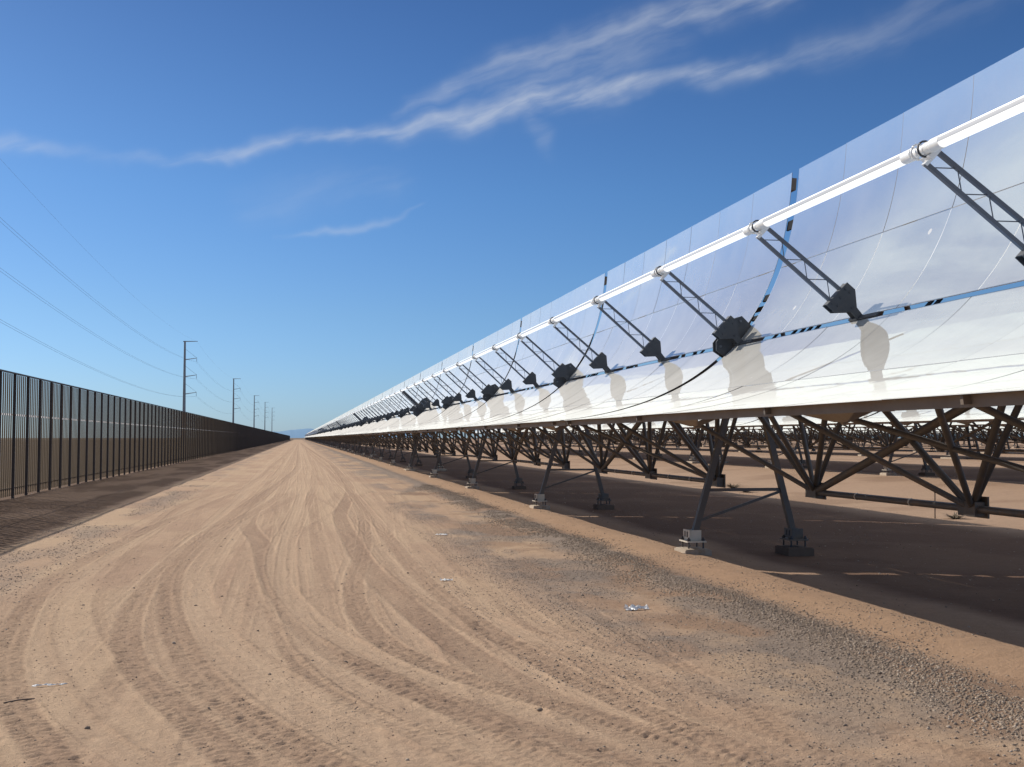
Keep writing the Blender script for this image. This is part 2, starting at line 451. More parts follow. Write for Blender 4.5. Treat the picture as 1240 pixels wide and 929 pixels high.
def drive_parts():
    L = []
    for x, sg in ((-.87, -1), (.87, 1)):
        for y in (-.45, .45):
            m_ = MB(); m_.bar((x, y, .25), PIV + Vector((sg * .2, y * .7, -.15)), .12, .12, 0, up=(0, 1, 0)); L.append(('leg', m_, ['galv']))
        b = base_plate_mb(x); L.append(('base_plate', b, ['plate', 'dark_steel']))
        f = MB(); f.box((x, 0, .055), (.6, 1.5, .11)); L.append(('footing', f, ['concrete']))
    c = MB(); c.box((.05, 0, 2.45), (.5, .8, .6)); c.box((-.02, 0, 2.08), (.3, .5, .12)); L.append(('drive_box', c, ['dark_steel']))
    for sg in (-1, 1):
        h = MB(); a = Vector((sg * .6, .25, .9)); b = PIV + Vector((sg * .35, .25, .1)); h.tube(a, a.lerp(b, .6), .08, 10); h.tube(a.lerp(b, .6), b, .045, 8, 1); L.append(('hydraulic_cylinder', h, ['dark_steel', 'collar']))
    t = MB(); t.bar((-.72, -.4, .8), (-.72, .4, .8), .08, .08); t.bar((.72, -.4, .8), (.72, .4, .8), .08, .08); t.bar((-.72, 0, .8), (.72, 0, .8), .08, .08); L.append(('tie_bar', t, ['galv']))
    L.append(('bearing_plate', bearing_mb(1.7), ['dark_steel', 'support']))
    a = MB(); a.bar(FOCUS - AX3 * .08 - Vector((0, .35, 0)), V3 + AX3 * .3 - Vector((0, .35, 0)), .14, .26, 0, up=(0, 1, 0)); L.append(('pipe_riser', a, ['dark_steel']))
    return L
def make_assembly(name, parts):
    root = empty(name, (0, 0, 0))
    cache = {}
    for n, mb, ms in parts: link(n, mb.mesh(n, [M[k] for k in ms]), root)
    return root
def merged_mesh(name, parts):
    keys = sorted({k for _, _, ms in parts for k in ms}); o = MB()
    for n, mb, ms in parts:
        o.add(mb.v, mb.f, 0); o.m[-len(mb.f):] = [keys.index(ms[i]) for i in mb.m]
    return o.mesh(name, [M[k] for k in keys])

T0, T1, TF = make_trough(0), make_trough(1), far_trough_mesh()
PY0 = make_assembly('support_pylon', pylon_parts()); DR0 = make_assembly('drive_pylon', drive_parts())
PYF = merged_mesh('support_pylon', pylon_parts()); DRF = merged_mesh('drive_pylon', drive_parts())
used = set()
def place(proto, loc):
    if proto.name not in used: used.add(proto.name); o = proto
    else: o = copy_tree(proto)
    o.location = loc; return o

def side_word(k): return ORD[k]
G1 = 'parabolic troughs of the front row'
for i in range(-1, 99):                                   # front row: troughs between gap i and gap i+1 (i = -1 ends at the first pylon seen)
    y = GAP0 + MOD * (i)
    near = i + 1
    if i < 11:
        o = place(T0, (ROW_X, y, 0))
        if near == 0: lab = 'nearest curved mirror trough, cut off by the right edge, front row'
        else: lab = f'{ORD[near]} mirror trough from the camera in the front row beside the dirt road'
        for ch in o.children:
            if ch.name.startswith('mirror_panel'):
                ch.rotation_euler = (random.gauss(0, .0018), random.gauss(0, .0022), random.gauss(0, .0008))
    elif i < 33:
        o = place(T1, (ROW_X, y, 0)); lab = 'small distant mirror trough in the middle stretch of the front row'
    else:
        o = link('parabolic_trough', TF, None, (ROW_X, y, 0)); lab = 'tiny far-off mirror trough near the vanishing point of the front row'
    tag(o, lab, 'solar trough', G1 if i < 11 else ('front row troughs in the middle distance' if i < 33 else 'front row troughs near the vanishing point'))
for i in range(0, 100):
    y = GAP0 + MOD * i; drive = i % 10 in (4, 9)
    if i < 14: o = place(DR0 if drive else PY0, (ROW_X, y, 0))
    else: o = link('drive_pylon' if drive else 'support_pylon', DRF if drive else PYF, None, (ROW_X, y, 0))
    if drive:
        tag(o, ('nearer drive pylon with big dark plate under the front row' if i == 4 else 'second drive pylon along the front row with thick dark riser' if i == 9 else 'tiny distant drive pylon under the far end of the front row'), 'pylon', 'drive pylons of the front row')
    elif i == 0: tag(o, 'large A-frame pylon on two footings nearest the camera, front row', 'pylon', 'A-frame pylons of the front row')
    elif i < 9: tag(o, f'{ORD[i - (i > 4)]} A-frame steel pylon from the camera under the front row', 'pylon', 'A-frame pylons of the front row')
    else: tag(o, 'distant A-frame pylon among many under the far front row', 'pylon', 'distant A-frame pylons of the front row')
def zrow(k): return (0, .33, .52)[min(k, 2)]
YR = {1: (31.7, 150), 2: (54, 205), 3: (80, 300), 4: (105, 385), 5: (130, 475), 6: (155, 560), 7: (180, 640)}
names = {1: 'second', 2: 'third', 3: 'fourth', 4: 'fifth', 5: 'sixth', 6: 'seventh', 7: 'eighth'}
for k, (ya, yb) in YR.items():
    X = ROW_X + PITCH * k; base = 31.7 + (k % 3) * .4
    i0 = math.floor((ya - base) / MOD); i1 = math.ceil((yb - base) / MOD)
    for i in range(i0, i1):
        y = base + MOD * i
        o = place(T1, (X, y, zrow(k))) if k <= 2 else link('parabolic_trough', TF, None, (X, y, zrow(k)))
        tag(o, f'mirror trough of the {names[k]} row, seen through the trusses of the front row', 'solar trough', f'troughs of the {names[k]} row')
        drive = i % 10 in ((5, 0) if k == 3 else (3, 8)) 
        o = link('drive_pylon' if drive else 'support_pylon', DRF if drive else PYF, None, (X, y, zrow(k)))
        tag(o, f'{"hydraulic drive" if drive else "A-frame"} pylon under the {names[k]} row behind the front trusses', 'pylon', f'{"drive" if drive else "A-frame"} pylons of the {names[k]} row')

# ------------------------------------------------------------------ wind fence on the left
FX = -8.90; FP = 1.82; FY0 = 36.81 - 2 * FP
def post_mb():
    mb = MB(); mb.box((.06, 0, 1.94), (.085, .055, 3.92)); return mb
def panel_mb():
    mb = MB(); n = 7
    for i in range(n):
        y = (i + .5) * FP / n
        w_ = (FP / n - .09) / 2; mb.add([(0, y - w_, .06), (0, y + w_, .06), (0, y + w_, 3.90), (0, y - w_, 3.90), (-.007, y - w_, .06), (-.007, y - w_, 3.90)], [(0, 1, 2, 3), (0, 3, 5, 4)])
    mb.add([(.012, .03, 2.59), (.012, FP - .03, 2.59), (.012, FP - .03, 2.65), (.012, .03, 2.65)], [(0, 1, 2, 3)], 2)
    mb.box((.055, FP / 2, 3.925), (.075, FP - .004, .045), 1); mb.box((-.025, FP / 2, .30), (.022, FP - .01, .03), 1); 
    return mb
fence = tag(empty('wind_fence', (FX, FY0, 0)), 'long dark slatted wind fence with closely spaced posts along the left of the road', 'fence')
pm, sm = post_mb(), panel_mb()
pme = pm.mesh('post', [M['fence_steel']]); sme = sm.mesh('slat_panel', [M['slat'], M['fence_steel'], M['strip']])
for i in range(100):
    link('post', pme, fence, (0, FP * i, 0)); link('slat_panel', sme, fence, (0, FP * i, 0))
fp, fs = MB(), MB()
for i in list(range(-14, 0)) + list(range(100, 640)):
    d = Vector((0, FP * i, 0))
    fp.add([Vector(p) + d for p in pm.v], pm.f, 0)
    if i < 260: fs.add([Vector(p) + d for p in sm.v], sm.f, 0); fs.m[-len(sm.m):] = sm.m
    else:
        for z0, z1 in ((.06, 2.585), (2.65, 3.94)): fs.box(d + Vector((0, FP / 2, (z0 + z1) / 2)), (.006, FP - .4, z1 - z0))
tag(link('post', fp.mesh('post', [M['fence_steel']]), fence), kind='stuff'); tag(link('slat_panel', fs.mesh('slat_panel', [M['slat'], M['fence_steel'], M['strip']]), fence), kind='stuff')

# ------------------------------------------------------------------ power line
POLES = [(98, 34.2), (358.4, 31.05), (622.5, 33.06), (908.8, 34.5), (1195, 38.1), (1507, 40.2)]
PXL = -34.0
ARMZ = [0, -5.35, -10.45, -15.7]
def make_pole(h):
    root = empty('power_pole', (0, 0, 0))
    mb = MB(); mb.tube((0, 0, 0), (0, 0, h), .55, 14, 0, .28); link('shaft', mb.mesh('shaft', [M['pole']]), root)
    for j, dz in enumerate(ARMZ):
        z = h + dz; a = MB()
        if j == 0: a.tube((-.5, 0, z - .15), (3.7, 0, z - .05), .15, 8, 0, .09); link('cross_arm', a.mesh('cross_arm', [M['pole']]), root); continue
        a.tube((.2, 0, z - .3), (3.6, 0, z + .25), .14, 8, 0, .08); arm = link('cross_arm', a.mesh('cross_arm', [M['pole']]), root)
        b = MB(); b.tube((.2, 0, z + 2.9), (3.5, 0, z + .3), .035, 6); link('brace', b.mesh('brace', [M['pole']]), root)
        c = MB(); c.tube((3.5, 0, z + .2), (3.5, 0, z - .9), .03, 6)
        for q in range(7): c.tube((3.5, 0, z - .1 - q * .1), (3.5, 0, z - .14 - q * .1), .11, 8)
        link('insulator', c.mesh('insulator', [M['insulator']]), root)
    return root
PL = ['tallest looking power pole, nearest above the fence', 'second power pole behind the nearest one along the fence', 'third power pole in the line, small above the fence', 'fourth thin power pole, second last in the line', 'last and smallest power pole, nearest the vanishing point']
for i, (y, h) in enumerate(POLES):
    if i == 0: continue
    o = make_pole(h); o.location = (PXL, y, 0); tag(o, 'grey steel ' + PL[i - 1], 'power pole', 'power poles along the fence')
lev = ['topmost thin shield wire strung across the poles at the left', 'upper pair of power cables strung along the grey poles', 'middle pair of power cables strung along the grey poles', 'lower pair of power cables strung along the grey poles']
for j in range(4):
    for w in ((0,) if j == 0 else (-.23, .23)):
        mb = MB()
        for (ya, ha), (yb, hb) in zip(POLES, POLES[1:]):
            za = ha + ARMZ[j] - (.1 if j == 0 else .95); zb = hb + ARMZ[j] - (.1 if j == 0 else .95)
            if ya == 98: za -= 2.2
            sag = 3.2 * ((yb - ya) / 260) ** 2
            pts = [(PXL + 3.5 + w, ya + (yb - ya) * t, za + (zb - za) * t - 4 * sag * t * (1 - t)) for t in np.linspace(0, 1, 29)]
            mb.path(pts, .013 if j else .008, 5)
        o = link('power_cable', mb.mesh('power_cable', [M['cable']]))
        tag(o, lev[j], 'power cable', 'power cables on the poles' if j else None)

# ------------------------------------------------------------------ ground
def vnoise(x, y, seed):
    r = np.random.default_rng(seed); T = r.random((256, 256))
    xi = np.floor(x).astype(np.int64); yi = np.floor(y).astype(np.int64)
    fx = x - xi; fy = y - yi; fx = fx * fx * (3 - 2 * fx); fy = fy * fy * (3 - 2 * fy)
    g = lambda a, b: T[a & 255, b & 255]
    return (g(xi, yi) * (1 - fx) + g(xi + 1, yi) * fx) * (1 - fy) + (g(xi, yi + 1) * (1 - fx) + g(xi + 1, yi + 1) * fx) * fy
def fbm(x, y, sc, oct_=4, seed=1, gain=.5):
    s = 0; a = 1; t = 0
    for i in range(oct_):
        s = s + a * vnoise(x * sc * 2 ** i + 17.3 * i, y * sc * 2 ** i + 5.1 * i, seed + i); t += a; a *= gain
    return s / t
def sstep(x, a, b):
    t = np.clip((x - a) / (b - a), 0, 1); return t * t * (3 - 2 * t)
def lines(start, end, f):
    L = [start]
    while L[-1] < end: L.append(L[-1] + f(L[-1]))
    return L
xs = [-7000, -4500, -2500, -1400, -800, -450, -250, -150, -90, -60, -42, -30, -22, -17, -14, -12.5, -11.5, -10.6, -10] + lines(-9.6, -6.0, lambda v: .06) + lines(-5.96, -4.2, lambda v: .03) + lines(-4.17, 4.4, lambda v: .0165) + lines(4.43, 7.5, lambda v: .03) + lines(7.6, 18, lambda v: .09) + lines(18.3, 40, lambda v: .5) + lines(41, 130, lambda v: 3) + [150, 190, 260, 400, 700, 1200, 2200, 4000, 7000]
ys = [-60, -30, -15, -5, 0, 3] + lines(4.8, 6.2, lambda v: .03) + lines(6.23, 15, lambda v: max(.015, .0021 * v)) + lines(15.03, 34, lambda v: .0034 * v) + lines(34.2, 1600, lambda v: .0085 * v) + [1700, 1900, 2300, 3000, 4200, 6000, 9000, 14000]
xs = np.array(sorted(set(xs))); ys = np.array(sorted(set(ys)))
XX, YY = np.meshgrid(xs, ys)                                # rows: y
H = np.zeros_like(XX)
# broad relief
H += .33 * sstep(XX, 15, 24) + .19 * sstep(XX, 27, 34)
H += .05 * (fbm(XX, YY, .35, 3, 3) - .5) * sstep(np.abs(XX), -1, 4) * (1 - sstep(np.abs(XX), 30, 60))
H += .012 * (fbm(XX, YY, 3., 4, 31) - .5)
H += .05 * np.exp(-((XX - 4.85) / .30) ** 2) * (.5 + fbm(XX, YY, .8, 2, 5))        # gravel windrow
H += .06 * np.exp(-((XX - 5.9) / .5) ** 2)                                            # soft berm by the footings
n5 = fbm(XX, YY, 17., 3, 141); n1 = fbm(XX, YY, .45, 5, 41); n2 = fbm(XX * 1.0, YY * .25, .9, 4, 51); n3 = fbm(XX, YY, 4.0, 4, 61); n4 = fbm(XX * 1.6, YY * .12, 1.6, 4, 71)
def lerp3(A, B, t): return A + (np.array(B) - A) * t[..., None]
COL = np.ones(XX.shape + (3,)) * np.array([.475, .340, .236])
COL = lerp3(COL, [.43, .303, .213], sstep(n1, .42, .66))
COL = lerp3(COL, [.52, .385, .262], .8 * sstep(n2, .50, .70) * (np.abs(XX) < 5))
# ---- tyre tracks: centre lines as ground points (x, y), far end first
TR = [
 [(0.02, 75.3), (-1.15, 38.86), (-1.14, 25.73), (-0.62, 21.59), (-0.38, 16.89), (-0.15, 14.07), (0.14, 11.47), (0.4, 10.18), (0.68, 9.31), (0.89, 8.64), (1.13, 8.06), (1.39, 7.52), (1.8, 6.94)],
 [(0.28, 90.42), (0.02, 75.3), (-0.99, 32.01), (-1.56, 22.29), (-1.55, 17.76), (-1.3, 14.97), (-0.97, 12.51), (-0.61, 10.56), (-0.25, 9.26), (0.06, 8.24), (0.36, 7.4), (0.67, 6.78)],
 [(-0.8, 54.29), (-1.43, 34.08), (-1.88, 21.17), (-1.92, 16.29), (-1.82, 13.56), (-1.58, 11.28), (-1.33, 10.05), (-0.99, 8.96), (-0.78, 8.34), (-0.56, 7.67), (-0.32, 6.96)],
 [(-1.18, 54.36), (-2.83, 34.34), (-2.94, 19.88), (-2.88, 15.18), (-2.73, 13.12), (-2.34, 11.08), (-1.96, 9.67), (-1.58, 8.49), (-1.37, 7.99), (-1.01, 7.27)],
 [(-1.91, 45.45), (-3.07, 25.16), (-3.3, 16.54), (-2.61, 11.47), (-2.4, 10.32), (-2.0, 8.87), (-1.69, 7.98), (-1.36, 7.16)],
 [(2.4, 90.02), (1.95, 43.28), (0.95, 28.6), (0.98, 23.55), (0.98, 19.02), (1.03, 16.03), (1.17, 14.05), (1.32, 11.81), (1.46, 10.38), (1.65, 8.91), (1.98, 7.64), (2.37, 6.47)],
 [(0.72, 77.33), (-0.07, 31.1), (-0.4, 19.69), (-0.26, 15.53), (0.03, 13.09), (0.31, 11.34), (0.64, 10.13), (1.03, 9.12), (1.4, 8.24), (1.79, 7.34), (2.14, 6.69)],
 [(2.04, 67.36), (1.64, 29.75), (1.11, 19.84), (0.71, 15.53), (0.63, 12.62), (0.72, 11.18), (0.92, 10.08), (1.18, 9.32), (1.58, 8.54), (2.08, 7.58)],
 [(1.84, 38.31), (1.7, 22.24), (1.63, 16.63), (1.72, 13.58), (1.87, 10.96), (2.13, 8.98), (2.42, 7.56), (2.66, 6.68)],
 [(0.1, 38.63), (-0.17, 22.58), (-0.18, 16.96), (-0.07, 12.93), (0.15, 10.42), (0.44, 8.98), (0.78, 7.98), (1.17, 7.15), (1.42, 6.64)],
 [(-0.57, 38.75), (-1.72, 22.87), (-1.75, 17.25), (-1.45, 13.82), (-1.09, 11.28), (-0.78, 9.61), (-0.49, 8.59), (-0.26, 7.94), (0.1, 7.06)]]
yt = np.arange(3, 1700, .05)
def smooth_curve(pts):
    P = sorted(pts, key=lambda p: p[1]); py = np.array([p[1] for p in P]); px = np.array([p[0] for p in P])
    t = np.interp(np.log(yt), np.log(py), np.arange(len(py)))
    lx = np.interp(np.log(yt), np.log(py), px)
    # extend below the first point along its slope
    sl = (px[1] - px[0]) / (py[1] - py[0]); lx = np.where(yt < py[0], px[0] + sl * (yt - py[0]), lx)
    # beyond the last point drift to the road middle
    lx = np.where(yt > py[-1], px[-1] * np.exp(-(yt - py[-1]) / 300.), lx)
    k = np.exp(-np.linspace(-2, 2, 31) ** 2); k /= k.sum()
    w = np.clip(yt / 8, .5, 6)
    gl_ = np.linspace(math.log(yt[0]), math.log(yt[-1]), 1400); gx = np.interp(gl_, np.log(yt), lx)
    kk = np.exp(-np.linspace(-2, 2, 61) ** 2); kk /= kk.sum()
    for _ in range(2): gx = np.convolve(np.pad(gx, 30, mode='edge'), kk, 'valid')
    return np.interp(np.log(yt), gl_, gx)
curves = []
def trk(c, kind, w, amp, pair=0.):
    curves.append((c, kind, w, amp))
    if pair:
        d = np.gradient(c, yt); curves.append((c + pair * np.sqrt(1 + d * d), kind, w, amp * .9))
for t in range(34):                                          # straight traffic along the road
    x0 = random.gauss(-.5, 1.25); a1, a2 = random.uniform(.03, .30), random.uniform(.05, .3)
    cx = x0 + a1 * np.sin(yt / random.uniform(9, 22) + random.random() * 6) * np.exp(-yt / 260) + a2 * np.sin(yt / random.uniform(30, 70) + random.random() * 6)
    trk(cx, random.choice([0, 0, 1]), random.uniform(.09, .15), random.uniform(.35, .9), random.choice([0, 1.62, 1.75]))
base_ = [smooth_curve(t) for t in TR]
for t in range(32):                                          # vehicles swinging round towards the right
    src = random.choice(base_); off = random.gauss(0, .6); rot = random.gauss(0, .05)
    trk(src + off + rot * np.clip(yt - 10, 0, 30) + .08 * np.sin(yt / random.uniform(3, 9) + random.random() * 6), random.choice([0, 1, 1]), random.uniform(.07, .12), random.uniform(.35, .8), random.choice([0, 0, 1.65]))
for i, c in enumerate(base_):
    kind = {0: 2, 1: 0, 5: 2}.get(i, 1 if i % 3 else 0)
    trk(c, kind, {0: .19, 1: .21, 5: .18}.get(i, random.uniform(.11, .15)), 1.0, 1.68 if i in (2, 3, 6) else 0)
near = (ys < 420) & (ys > 3.5)
ix = np.where((xs > -6.5) & (xs < 6.5))[0]
sub = np.ix_(np.where(near)[0], ix)
hx, yy = XX[sub], ys[near]
h = H[sub].copy(); col = COL[sub].copy(); wob = n3[sub]; fin = n5[sub]; pat = n4[sub]
for (cx, kind, w, amp) in curves:
    c = np.interp(yy, yt, cx); dcx = np.gradient(cx, yt); sl = np.interp(yy, yt, dcx)
    arc = np.interp(yy, yt, np.cumsum(np.sqrt(1 + dcx ** 2)) * .05)
    cs = 1 / np.sqrt(1 + sl ** 2)
    d = (hx - c[:, None]) * cs[:, None]
    along = arc[:, None] + (hx - c[:, None]) * (sl * cs)[:, None]
    fade = np.clip(amp * (.55 + .9 * fbm(along * .0 + arc[:, None] * .35, d * 0, 1., 2, int(w * 1e4))), 0, 1.25)
    a = np.abs(d) / w
    m = (1 - sstep(a, .82, 1.02)) * fade
    if kind == 0:      # slick, polished wheel path
        hh = -.005 + .0015 * np.cos(a * 9)
        tc_ = [.53, .395, .275]
        mm = np.clip(m * .85, 0, 1)
    elif kind == 1:    # lugged tread
        ph = (along + np.abs(d) * .55) / .085
        lug = sstep(np.abs((ph % 1) - .5), .16, .30)
        lug = lug * (a > .12)
        hh = -.005 + .0080 * lug * (.1 + 1.2 * wob + 1.1 * (fin - .4)) + .010 * (fin - .5) * np.clip(26 / yy[:, None] - .6, 0, 1)
        tc_ = [.375, .265, .187]
        mm = np.clip(m * (.5 + .5 * (yy[:, None] < 40)), 0, 1)
    else:              # churned darker band
        ph = (along + d * .4) / .075
        hh = -.007 + .003 * np.sin(ph * 6.283) + .010 * (fin - .5)
        tc_ = [.30, .207, .148]
        mm = np.clip(m * .95, 0, 1)
    h = h * (1 - np.clip(mm, 0, 1)) + np.clip(mm, 0, 1) * (h * .45 + hh)
    h += .0045 * amp * np.exp(-((a - 1.15) / .16) ** 2) * fade * (.5 + pat)
    cm = np.clip(mm * (.35 + .55 * pat + .5 * (fin - .4)) * (.85 if kind else .7), 0, 1)
    col = lerp3(col, tc_, cm)
    col = lerp3(col, [.55, .405, .278], np.clip(.35 * amp * np.exp(-((a - 1.2) / .2) ** 2) * pat * fade, 0, 1))
H[sub] = h; COL[sub] = col
H += .010 * (n3 - .5) + .007 * (n5 - .5) * np.clip(22 / np.maximum(YY, 1) - .5, 0, 1) * sstep(n1, .35, .6) + .006 * (fbm(XX, YY, 14., 3, 81) - .5) * (YY < 40)
# gravel tint, soil tints, and painted-in shade by the fence and under the troughs
gr = np.exp(-((XX - 4.85) / .36) ** 2) * 1.25 + .75 * sstep(XX, 2.2, 3.3) * (1 - sstep(XX, 4.7, 5.3)) * sstep(fbm(XX * 1.3, YY * .45, .8, 4, 91), .36, .6) * sstep(YY + 2.2 * (XX - 3.2), 8.5, 13)
gr = gr + .5 * sstep(XX, 2.4, 3.6) * (1 - sstep(XX, 5.0, 5.6)) * sstep(fbm(XX, YY, 1.1, 4, 96), .46, .62) * (YY < 30)
gr = gr + .55 * np.exp(-((XX + 4.1) / .6) ** 2) * sstep(fbm(XX, YY * .4, .8, 4, 95), .42, .62)
gmask = np.clip(gr * (.55 + .9 * n3), 0, 1)
COL = lerp3(COL, [.255, .218, .188], gmask * .88)
COL = lerp3(COL, [.33, .222, .15], .75 * sstep(XX, 2.6, 3.8) * (1 - sstep(XX, 5.2, 5.9)) * sstep(fbm(XX, YY * .7, 1.0, 4, 98), .5, .66) * (YY < 40))
COL = lerp3(COL, [.42, .285, .185], .6 * sstep(XX, 5.0, 5.6) * (1 - sstep(XX, 6.4, 7.2)))
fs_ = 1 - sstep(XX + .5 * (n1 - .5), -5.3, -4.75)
COL = lerp3(COL, [.16, .105, .070], fs_ * (.65 + .35 * sstep(n2, .4, .6)))  # soil tone darkened to deepen the fence's cast shadow
H += .035 * (fbm(XX, YY, 1.6, 5, 151) - .5) * fs_ * (XX > -30)
COL = lerp3(COL, [.125, .09, .058], sstep(-XX, 9.2, 12))
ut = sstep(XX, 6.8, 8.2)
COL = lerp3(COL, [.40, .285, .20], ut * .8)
xm = np.where(XX < 130, (XX - 6.2) % PITCH + 6.2, 0); us = sstep(xm + .6 * (n1 - .5), 6.9, 7.5) * (1 - sstep(xm, 13.2, 14.6)) * (XX > 6); COL = lerp3(COL, [.155, .096, .066], us * .92)  # soil darkened in each row's shadow band, deepening the shade in colour
COL = lerp3(COL, [.30, .205, .14], ut * (1 - us * .6) * sstep(fbm(XX, YY, .5, 4, 99), .5, .7) * .7)
far = sstep(YY, 1180, 1300); COL = lerp3(COL, [.20, .16, .12], far)
H = np.where(YY > 1600, 0, H)

def grid_mesh(name, cols, material):
    c = np.array(cols); nx = len(c); ny = len(ys)
    P = np.stack([XX[:, c], YY[:, c], H[:, c]], -1).reshape(-1, 3).astype(np.float32)
    idx = np.arange(nx * ny).reshape(ny, nx)
    keep = np.ones(nx - 1, bool); keep &= np.diff(c) == 1
    q = np.stack([idx[:-1, :-1], idx[:-1, 1:], idx[1:, 1:], idx[1:, :-1]], -1)[:, keep].reshape(-1, 4).astype(np.int32)
    me = bpy.data.meshes.new(name)
    me.vertices.add(len(P)); me.vertices.foreach_set('co', P.ravel())
    me.loops.add(q.size); me.loops.foreach_set('vertex_index', q.ravel())
    me.polygons.add(len(q)); me.polygons.foreach_set('loop_start', np.arange(0, q.size, 4, dtype=np.int32))
    me.polygons.foreach_set('use_smooth', np.ones(len(q), bool))
    me.update(); me.validate()
    at = me.attributes.new('soil', 'FLOAT_COLOR', 'POINT')
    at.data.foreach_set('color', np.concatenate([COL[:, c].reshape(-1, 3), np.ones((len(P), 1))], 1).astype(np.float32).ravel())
    me.materials.append(material)
    return tag(link(name, me), kind='structure')
def ground_material():
    m, nt, out = mat('desert_soil')
    at = nt.nodes.new('ShaderNodeAttribute'); at.attribute_name = 'soil'
    geo = nt.nodes.new('ShaderNodeNewGeometry'); p = geo.outputs['Position']
    f1 = noise(nt, p, 28, 6, .7); f2 = noise(nt, p, 5, 4, .6); f3 = noise(nt, p, 95, 4, .7)
    k = math_(nt, 'MULTIPLY_ADD', f1, .55, .52); k = math_(nt, 'MULTIPLY_ADD', f2, .30, k); k = math_(nt, 'ADD', k, math_(nt, 'MULTIPLY', f3, .15)); k = math_(nt, 'MULTIPLY', k, .86)
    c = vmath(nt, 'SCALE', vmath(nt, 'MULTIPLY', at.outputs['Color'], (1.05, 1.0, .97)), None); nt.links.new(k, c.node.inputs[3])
    v = nt.nodes.new('ShaderNodeTexVoronoi'); v.inputs['Scale'].default_value = 30; nt.links.new(p, v.inputs['Vector'])
    peb = math_(nt, 'MULTIPLY', math_(nt, 'LESS_THAN', v.outputs['Distance'], .17), math_(nt, 'GREATER_THAN', noise(nt, p, 1.7, 3), .53))
    c = mixc(nt, math_(nt, 'MULTIPLY', peb, .55), c, (.20, .165, .14))
    b = nt.nodes.new('ShaderNodeBsdfPrincipled'); nt.links.new(c, b.inputs['Base Color'])
    b.inputs['Roughness'].default_value = .95; b.inputs['Specular IOR Level'].default_value = .08
    bn = nt.nodes.new('ShaderNodeBump'); bn.inputs['Strength'].default_value = .8; bn.inputs['Distance'].default_value = .02
    hh = math_(nt, 'ADD', f1, math_(nt, 'MULTIPLY', f3, .5)); nt.links.new(hh, bn.inputs['Height']); nt.links.new(bn.outputs[0], b.inputs['Normal'])
    nt.links.new(b.outputs[0], out.inputs[0]); return m
GM = ground_material()
il, ir = int(np.argmin(abs(xs + 4.9))), int(np.argmin(abs(xs - 4.5)))
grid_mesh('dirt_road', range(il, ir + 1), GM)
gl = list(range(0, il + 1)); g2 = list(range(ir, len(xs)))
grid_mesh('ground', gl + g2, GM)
def ground_z(x, y):
    i = np.clip(np.searchsorted(xs, x) - 1, 0, len(xs) - 2); j = np.clip(np.searchsorted(ys, y) - 1, 0, len(ys) - 2)
    tx = (x - xs[i]) / (xs[i + 1] - xs[i]); ty = (y - ys[j]) / (ys[j + 1] - ys[j])
    return (H[j, i] * (1 - tx) + H[j, i + 1] * tx) * (1 - ty) + (H[j + 1, i] * (1 - tx) + H[j + 1, i + 1] * tx) * ty

# ------------------------------------------------------------------ gravel (uncountable stones)
def ico():
    t = (1 + 5 ** .5) / 2
    v = np.array([(-1, t, 0), (1, t, 0), (-1, -t, 0), (1, -t, 0), (0, -1, t), (0, 1, t), (0, -1, -t), (0, 1, -t), (t, 0, -1), (t, 0, 1), (-t, 0, -1), (-t, 0, 1)]) / math.sqrt(1 + t * t)
    f = [(0, 11, 5), (0, 5, 1), (0, 1, 7), (0, 7, 10), (0, 10, 11), (1, 5, 9), (5, 11, 4), (11, 10, 2), (10, 7, 6), (7, 1, 8), (3, 9, 4), (3, 4, 2), (3, 2, 6), (3, 6, 8), (3, 8, 9), (4, 9, 5), (2, 4, 11), (6, 2, 10), (8, 6, 7), (9, 8, 1)]
    return v, np.array(f)
def stones(name, x, y, r, material, seed):
    r_ = np.random.default_rng(seed); v, f = ico(); n = len(x)
    P = v[None] * r[:, None, None] * (1 + .32 * (r_.random((n, 12, 1)) - .5)) * (r_.uniform(.6, 1.25, (n, 1, 3)))
    a = r_.random(n) * 6.283; ca, sa = np.cos(a)[:, None], np.sin(a)[:, None]
    X = P[..., 0] * ca - P[..., 1] * sa; Yv = P[..., 0] * sa + P[..., 1] * ca; Z = P[..., 2] * .75
    z = ground_z(x, y) + r * r_.uniform(-.25, .25, n)
    P = np.stack([X + x[:, None], Yv + y[:, None], Z + z[:, None]], -1).reshape(-1, 3).astype(np.float32)
    F = (f[None] + 12 * np.arange(n)[:, None, None]).reshape(-1, 3).astype(np.int32)
    me = bpy.data.meshes.new(name); me.vertices.add(len(P)); me.vertices.foreach_set('co', P.ravel())
    me.loops.add(F.size); me.loops.foreach_set('vertex_index', F.ravel()); me.polygons.add(len(F))
    me.polygons.foreach_set('loop_start', np.arange(0, F.size, 3, dtype=np.int32)); me.update(); me.validate()
    me.materials.append(material); return link(name, me)
def stone_material():
    m, nt, out = mat('crushed_gravel'); geo = nt.nodes.new('ShaderNodeNewGeometry')
    cr = nt.nodes.new('ShaderNodeValToRGB'); e = cr.color_ramp.elements
    e[0].color = (.11, .088, .073, 1); e[1].color = (.62, .53, .44, 1)
    for pos, c in ((.35, (.21, .168, .135, 1)), (.75, (.31, .248, .195, 1))):
        k = cr.color_ramp.elements.new(pos); k.color = c
    nt.links.new(geo.outputs['Random Per Island'], cr.inputs[0])
    c = mixc(nt, noise(nt, geo.outputs['Position'], 60, 3), cr.outputs[0], (.34, .26, .19)); 
    b = nt.nodes.new('ShaderNodeBsdfPrincipled'); nt.links.new(c, b.inputs['Base Color']); b.inputs['Roughness'].default_value = .9; b.inputs['Specular IOR Level'].default_value = .15
    nt.links.new(b.outputs[0], out.inputs[0]); return m
def scatter(n, xf, yf): return xf(n), yf(n)
